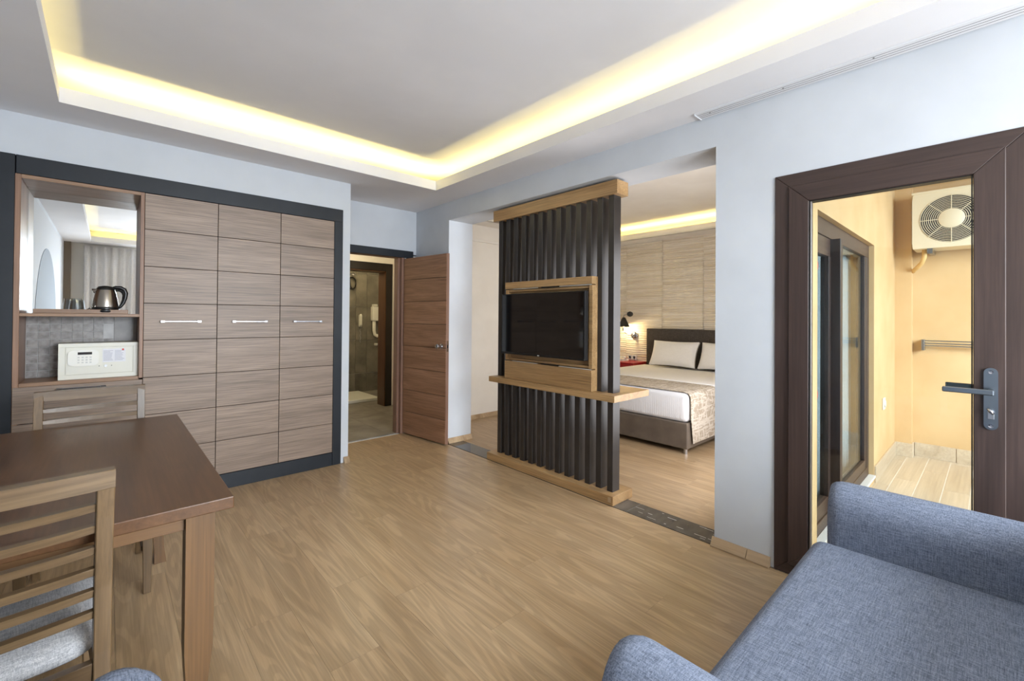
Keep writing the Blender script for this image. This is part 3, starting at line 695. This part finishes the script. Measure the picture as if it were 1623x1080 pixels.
for b_ in ((.45, .51, .12, 2.36), (2.36, 2.42, .12, 2.36), (1.405, 1.465, .12, 2.36)): g.box(b_[0], b_[1], y0, y1, b_[2], b_[3], .002)
g.box(.51, 2.36, y0, y1, .12, .18, .002); g.box(.51, 2.36, y0, y1, 2.30, 2.36, .002); g.build('window_frame', 'upvc_brown', wn)
tag(box('column', 'column_brown', XL, XL+.085, YK, YK+.09, 0, CZ, None, .003), 'brown corner column seen in the niche mirror', 'column')
wp = thing('wall_canvas', 'pale wall panel with a large grey disc, seen in the niche mirror', 'wall panel', (XL+.01, .7, 1.2))
box('canvas', 'canvas_pale', XL, XL+.018, -1.0, 2.3, .1, 2.40, wp)
g = G(); pts = [(.95+1.2*math.cos(2*math.pi*i/48), 1.1+.95*math.sin(2*math.pi*i/48)) for i in range(48)]; g.prism(pts, 'x', XL+.018, XL+.021); g.build('disc', 'canvas_disc', wp)

# ------------------------------------------------------------------ bedroom furniture
bed = thing('bed', 'double bed with taupe base, white duvet and beige runner', 'bed', (5.1, 2.75, 0))
BX0, BX1, BY0, BY1 = 4.083, 6.12, 1.965, 3.58
box('bed_base', 'bed_leather', BX0, BX1, BY0, BY1, .047, .298, bed, .012, 2)
for x in (BX0+.03, BX1-.1):
    for y in (BY0+.03, BY1-.03): g = G(); g.cyl((x, y, 0), (x, y, .05), .021, n=14); g.build('leg', 'chrome', bed)
g = G(); t = bmesh.new(); bmesh.ops.create_cube(t, size=1); bmesh.ops.scale(t, vec=(BX1-BX0-.01, BY1-BY0-.01, .285), verts=t.verts)
bmesh.ops.bevel(t, geom=t.edges[:], offset=.05, segments=4, profile=.5, affect='EDGES'); bmesh.ops.translate(t, vec=((BX0+BX1)/2, (BY0+BY1)/2, .297+.1425), verts=t.verts); g.add(t)
# fine vertical stripe relief on the foot side
g.build('duvet', 'duvet', bed, 40)
g = G(); y = BY0+.06
while y < BY1-.06: g.cyl((BX0+.0065, y, .33), (BX0+.0065, y, .53), .003, n=6); y += .02
g.build('duvet_stripe', 'duvet', bed)
g = G(); z = .582
path = [(BY1-.02, z+.006), (BY0+.05, z+.006), (BY0+.012, z-.004), (BY0-.010, z-.03), (BY0-.016, z-.10), (BY0-.018, .35), (BY0-.022, .095)]
rings = []
for q, (y, zz) in enumerate(path):
    rings.append([(4.115+(.04 if q == 6 else 0), y, zz), (4.725, y, zz+.004 if q == 6 else zz), (4.725, y-.004, zz+.004), (4.115+(.04 if q == 6 else 0), y-.004, zz+.004)])
g.loft(rings); g.build('runner', 'runner_fabric', bed, 40)
cush = G(); t = bmesh.new(); bmesh.ops.create_cube(t, size=1); bmesh.ops.scale(t, vec=(1.3, BY1-BY0+.02, .034), verts=t.verts); bmesh.ops.bevel(t, geom=t.edges[:], offset=.015, segments=3, profile=.5, affect='EDGES')
bmesh.ops.translate(t, vec=(5.39, (BY0+BY1)/2, .586), verts=t.verts); cush.add(t); cush.build('sheet_fold', 'bed_linen', bed, 40)
tag(box('headboard', 'headboard_fabric', 6.12, 6.185, 1.82, 3.605, .1, 1.146, None, .012, 2), 'dark grey-brown upholstered headboard behind the pillows', 'headboard')
def pillow(yc, label):
    g = G(); nu, nv = 20, 14; W2, H2 = .34, .19
    def P(u, v, s):
        k = (1-abs(u)**3.2)*(1-abs(v)**3.2); th = s*(.012+.085*max(k, 0)**.55)
        e = 1-.06*(1-abs(u)**2)*abs(v)**4; f = 1-.05*(1-abs(v)**2)*abs(u)**4
        return (th, u*W2*f, v*H2*e)
    for s_ in (-1, 1):
        vs = [[g.bm.verts.new(P(-1+2*i/nu, -1+2*j/nv, s_)) for i in range(nu+1)] for j in range(nv+1)]
        for j in range(nv):
            for i in range(nu): g.bm.faces.new((vs[j][i], vs[j][i+1], vs[j+1][i+1], vs[j+1][i]))
    bmesh.ops.remove_doubles(g.bm, verts=g.bm.verts[:], dist=.0001)
    bmesh.ops.rotate(g.bm, matrix=Matrix.Rotation(R(24), 3, 'Y'), verts=g.bm.verts)
    bmesh.ops.translate(g.bm, vec=(5.93, yc, .80), verts=g.bm.verts)
    return tag(g.build('pillow', 'bed_linen', None, True), label, 'pillow', 'pillows on the bed')
pillow(3.06, 'white pillow against the headboard, nearer the wall lamp')
pillow(2.34, 'white pillow against the headboard, partly behind the white wall edge')
ns = thing('nightstand', 'red lacquered nightstand beside the bed', 'nightstand', (5.99, 3.95, 0))
box('body', 'red_lacquer', 5.80, 6.19, 3.63, 4.25, .25, .612, ns, .004); box('top', 'red_lacquer', 5.79, 6.19, 3.622, 4.258, .612, .63, ns, .003)
d = box('drawer_front', 'red_lacquer', 5.785, 5.80, 3.65, 4.23, .27, .60, ns, .003); g = G(); g.box(5.775, 5.785, 3.88, 4.0, .40, .412, .002); g.build('handle', 'chrome', d)
for x in (5.84, 6.15):
    for y in (3.67, 4.21): g = G(); g.cyl((x, y, 0), (x, y, .25), .014, n=10); g.build('leg', 'chrome', ns)
ph = thing('bedside_telephone', 'cream telephone on the red nightstand', 'telephone', (6.0, 3.98, .631))
g = G(); g.prism([(3.9, .631), (4.08, .631), (4.07, .651), (3.91, .666)], 'x', 5.93, 6.1); g.build('base', 'white_plastic', ph)
g = G(); g.tube([(6.02, 3.90, .678), (6.02, 3.94, .688), (6.02, 4.04, .684), (6.02, 4.08, .671)], [.018, .012, .012, .018]); g.build('handset', 'white_plastic', ph, True)
tag(box('notepad', 'yellow_note', 5.83, 5.94, 4.05, 4.16, .631, .638, None, .001), 'yellow notepad on the red nightstand', 'notepad')
wl = thing('wall_lamp', 'black cone reading lamp on a chrome wall plate above the nightstand', 'lamp', (6.19, 3.85, 1.03))
g = G(); g.lathe([(.055, 0), (.055, -.012), (.045, -.02), (.016, -.024), (.014, -.05), (.001, -.05)], (6.19, 3.858, 1.03), 'x'); g.build('wall_plate', 'chrome', wl, 40)
g = G(); g.tube([(6.14, 3.858, 1.03), (6.09, 3.90, 1.03), (6.06, 3.95, 1.07), (6.05, 3.97, 1.13)], .006); g.tube([(6.05, 3.97, 1.13), (6.05, 3.975, 1.30), (6.05, 3.955, 1.355), (6.05, 3.86, 1.365)], .005); g.build('arm', 'chrome', wl, True)
g = G(); g.lathe([(.001, .035), (.035, .033), (.043, 0), (.035, -.033), (.001, -.035)], (6.05, 3.85, 1.366), 'x', 18); g.build('counterweight', 'shade_black', wl, True)
g = G(); g.lathe([(.018, .15), (.024, .145), (.092, .0), (.088, .0), (.02, .138)], (6.03, 3.95, 1.165), 'z'); sd = g.build('shade', 'shade_black', wl, 40)
g = G(); g.lathe([(.001, -.03), (.018, -.022), (.024, 0), (.016, .024), (.012, .05), (.001, .05)], (6.03, 3.95, 1.185), 'z', 16); g.build('bulb', 'bulb', wl, True)
g = G(); g.cyl((6.05, 3.97, 1.10), (6.05, 3.97, 1.16), .014, n=12); g.build('switch', 'shade_black', wl)
l = bpy.data.lights.new('reading_lamp_light', 'POINT'); l.energy = 3.0; l.color = (1, .78, .42); l.shadow_soft_size = .02
o = bpy.data.objects.new('reading_lamp_light', l); C.objects.link(o); o.location = (6.06, 3.93, 1.135)
sc_ = thing('wall_socket', 'cream double socket on the ribbed panelling above the nightstand', 'socket', (6.18, 3.88, .68))
box('plate', 'white_plastic', 6.172, 6.184, 3.805, 3.965, .64, .715, sc_, .003)
for y in (3.846, 3.924): g = G(); g.lathe([(.024, 0), (.024, -.003), (.02, -.003), (.019, .004), (.001, .004)], (6.172, y, .678), 'x', 18); g.build('outlet', 'button_grey', sc_)

# ------------------------------------------------------------------ balcony furniture
sd = thing('door_4', 'brown framed sliding balcony door of the bedroom', None, (3.67, .73, .06)); sd['kind'] = 'structure'
g = G(); g.box(2.83, 4.52, .673, .74, 1.80, 1.90, .002); g.box(2.83, 4.52, .673, .74, .06, .13, .002); g.build('frame', 'upvc_brown_x', sd)
g = G(); g.box(4.43, 4.52, .673, .74, .13, 1.80, .002); g.build('frame', 'upvc_brown', sd)
g = G(); g.box(2.83, 2.90, .673, .74, .13, 1.80, .002); g.build('frame', 'upvc_brown', sd)
g = G(); g.box(3.30, 3.355, .627, .70, .10, 1.80, .002); g.build('mullion', 'upvc_brown', sd)
box('sash', 'upvc_brown_x', 2.90, 3.30, .68, .72, 1.69, 1.80, sd); box('sash', 'upvc_brown_x', 2.90, 3.30, .68, .72, .13, .22, sd); box('sash', 'upvc_brown', 3.25, 3.30, .676, .72, .22, 1.69, sd)
box('pane', 'pane', 2.90, 3.25, .698, .702, .22, 1.69, sd, 0)
box('sash', 'upvc_brown_x', 3.355, 4.43, .676, .72, .13, .20, sd); box('sash', 'upvc_brown', 4.37, 4.43, .676, .72, .2, 1.8, sd)
box('pane', 'pane', 3.355, 4.37, .69, .694, .2, 1.80, sd, 0)
for z in (1.62, .86): g = G(); g.cyl((3.06, .697, z), (3.06, .695, z), .03, n=16); g.build('sticker', 'red_dot', sd)
box('sill', 'sill_white', 2.83, 4.52, .628, .673, .045, .064, sd, .002)
curtain('sheer_curtain', 2.88, 4.47, .795, .08, 2.40, 20, .02, 'sheer_white', 'white sheer curtain hanging inside the sliding balcony door')
ac = thing('air_conditioner', 'cream outdoor air conditioner with round fan grille on the yellow wall', 'air conditioner', (5.58, .07, 1.95))
AX = 5.40; FY, FZ, FR = .24, 2.195, .205
g = G(); n = 48
g.box(AX+.012, 5.70, -.34, .495, 1.948, 2.455, .008); g.build('casing', 'ac_cream', ac)
# front panel with round opening
g = G(); ring_o, ring_i = [], []
y0, y1, z0, z1 = -.34, .495, 1.948, 2.44
for i in range(n):
    a_ = 2*math.pi*i/n; c_, s_ = math.cos(a_), math.sin(a_)
    ty = ((y1-FY)/c_ if c_ > 0 else (y0-FY)/c_) if abs(c_) > 1e-6 else 1e9; tz = ((z1-FZ)/s_ if s_ > 0 else (z0-FZ)/s_) if abs(s_) > 1e-6 else 1e9
    t_ = min(ty, tz); ring_o.append((FY+c_*t_, FZ+s_*t_)); ring_i.append((FY+c_*FR, FZ+s_*FR))
g.loft([[(AX+.012, *p) for p in ring_o], [(AX, *p) for p in ring_o], [(AX, *p) for p in ring_i], [(AX+.011, *p) for p in ring_i]], caps=False); g.build('front_panel', 'ac_cream', ac, 30)
g = G(); g.cyl((AX+.0105, FY, FZ), (AX+.0118, FY, FZ), FR, n=40); g.build('fan_cavity', 'ac_dark', ac)
box('lid', 'ac_cream', AX-.004, 5.70, -.345, .5, 2.44, 2.462, ac, .004)
gr = G()
for k_ in range(9):
    r_ = .092+k_*.0135; gr.tube([(AX-.006, FY+r_*math.cos(2*math.pi*i/40), FZ+r_*math.sin(2*math.pi*i/40)) for i in range(40)], .0022, 6, True)
for k_ in range(8):
    a_ = 2*math.pi*k_/8; gr.tube([(AX-.008, FY+.08*math.cos(a_), FZ+.08*math.sin(a_)), (AX-.008, FY+.208*math.cos(a_), FZ+.208*math.sin(a_))], .0028, 6)
gr.build('fan_grille', 'ac_cream', ac)
g = G(); g.lathe([(.084, 0), (.084, -.008), (.078, -.012), (.001, -.012)], (AX-.002, FY, FZ), 'x', 36); g.build('fan_hub', 'ac_cream', ac, 40)
g = G(); g.prism([(5.40, 1.945), (5.73, 1.945), (5.73, 1.915), (5.46, 1.915), (5.41, 1.90)], 'y', .36, .395); g.build('bracket', 'steel', ac)
g = G(); g.tube([(5.5, .42, 1.95), (5.5, .42, 1.88), (5.53, .44, 1.83), (5.58, .48, 1.79), (5.64, .505, 1.775), (5.70, .515, 1.77)], .018, 10); g.build('drain_pipe', 'pipe_yellow', ac, True)
dr = thing('drying_rack', 'folded steel wall drying rail on the yellow balcony wall', 'drying rail', (5.7, 0, 1.08))
box('bracket', 'steel', 5.64, 5.738, .432, .452, 1.02, 1.122, dr, .002)
for x, z in ((5.65, 1.112), (5.66, 1.088), (5.675, 1.066)): g = G(); g.cyl((x, .44, z), (x, -.6, z), .006, n=10); g.build('bar', 'steel', dr)
box('bracket', 'steel', 5.64, 5.738, -.62, -.60, 1.02, 1.122, dr, .002)
so_ = thing('outdoor_socket', 'small white socket low on the yellow wall beside the sliding door', 'socket', (4.95, .635, .58))
box('plate', 'white_plastic', 4.90, 5.0, .628, .639, .53, .63, so_, .003); g = G(); g.lathe([(.03, 0), (.03, -.006), (.026, -.008), (.001, -.008)], (4.95, .628, .58), 'y', 16); g.build('cover', 'white_plastic', so_)

# ------------------------------------------------------------------ bathroom
st = box('shower_tray', 'tray_white', 2.25, 3.12, 6.42, 7.2, .001, .05, None, .01, 2); tag(st, 'white shower tray on the grey bathroom floor', 'shower tray')
wp = thing('bathroom_telephone', 'white wall telephone on the grey shower tiles', 'telephone', (3.2, 7.35, 1.1))
box('cradle', 'white_plastic', 3.17, 3.225, 7.315, 7.35, 1.12, 1.32, wp, .006)
g = G(); g.tube([(3.185, 7.30, 1.33), (3.185, 7.285, 1.30), (3.185, 7.29, 1.17), (3.187, 7.30, 1.12)], [.018, .016, .014, .018]); g.build('handset', 'white_plastic', wp, True)
g = G(); g.tube([(3.197+.006*math.sin(i*1.3), 7.33, 1.12-i*.018) for i in range(16)], .004, 6); g.build('cord', 'button_grey', wp, True)
hd = thing('hair_dryer', 'cream wall-mounted hair dryer with hose on the shower tiles', 'hair dryer', (3.46, 7.33, 1.0))
box('housing', 'white_plastic', 3.385, 3.52, 7.26, 7.35, 1.22, 1.47, hd, .012, 2); box('cap', 'white_plastic', 3.40, 3.47, 7.25, 7.34, 1.47, 1.51, hd, .008)
g = G(); g.tube([(3.43, 7.30, 1.22), (3.43, 7.30, 1.05), (3.44, 7.29, .98), (3.48, 7.28, .95), (3.495, 7.28, .98)], .028, 10); g.build('hose', 'white_plastic', hd, True)
tag(box('soap_holder', 'white_plastic', 3.455, 3.495, 7.28, 7.35, .79, .83, None, .006), 'small white holder below the hair dryer', 'holder')
sh = thing('hand_shower', 'chrome hand shower with looped hose high on the tiles', 'shower', (3.05, 7.33, 1.9))
g = G(); g.cyl((3.02, 7.35, 2.02), (3.02, 7.25, 2.02), .012); g.lathe([(.012, .0), (.05, -.03), (.052, -.045), (.001, -.045)], (3.02, 7.24, 2.03), 'z', 18); g.build('head', 'chrome', sh)
g = G(); g.tube([(3.04+.07*math.cos(-.6+i*.42), 7.33, 1.86+.10*math.sin(-.6+i*.42)) for i in range(15)], .009, 8); g.tube([(3.0, 7.33, 1.92), (3.02, 7.33, 1.8), (3.06, 7.33, 1.76), (3.10, 7.33, 1.80)], .008, 8); g.build('hose', 'black_plastic', sh, True)
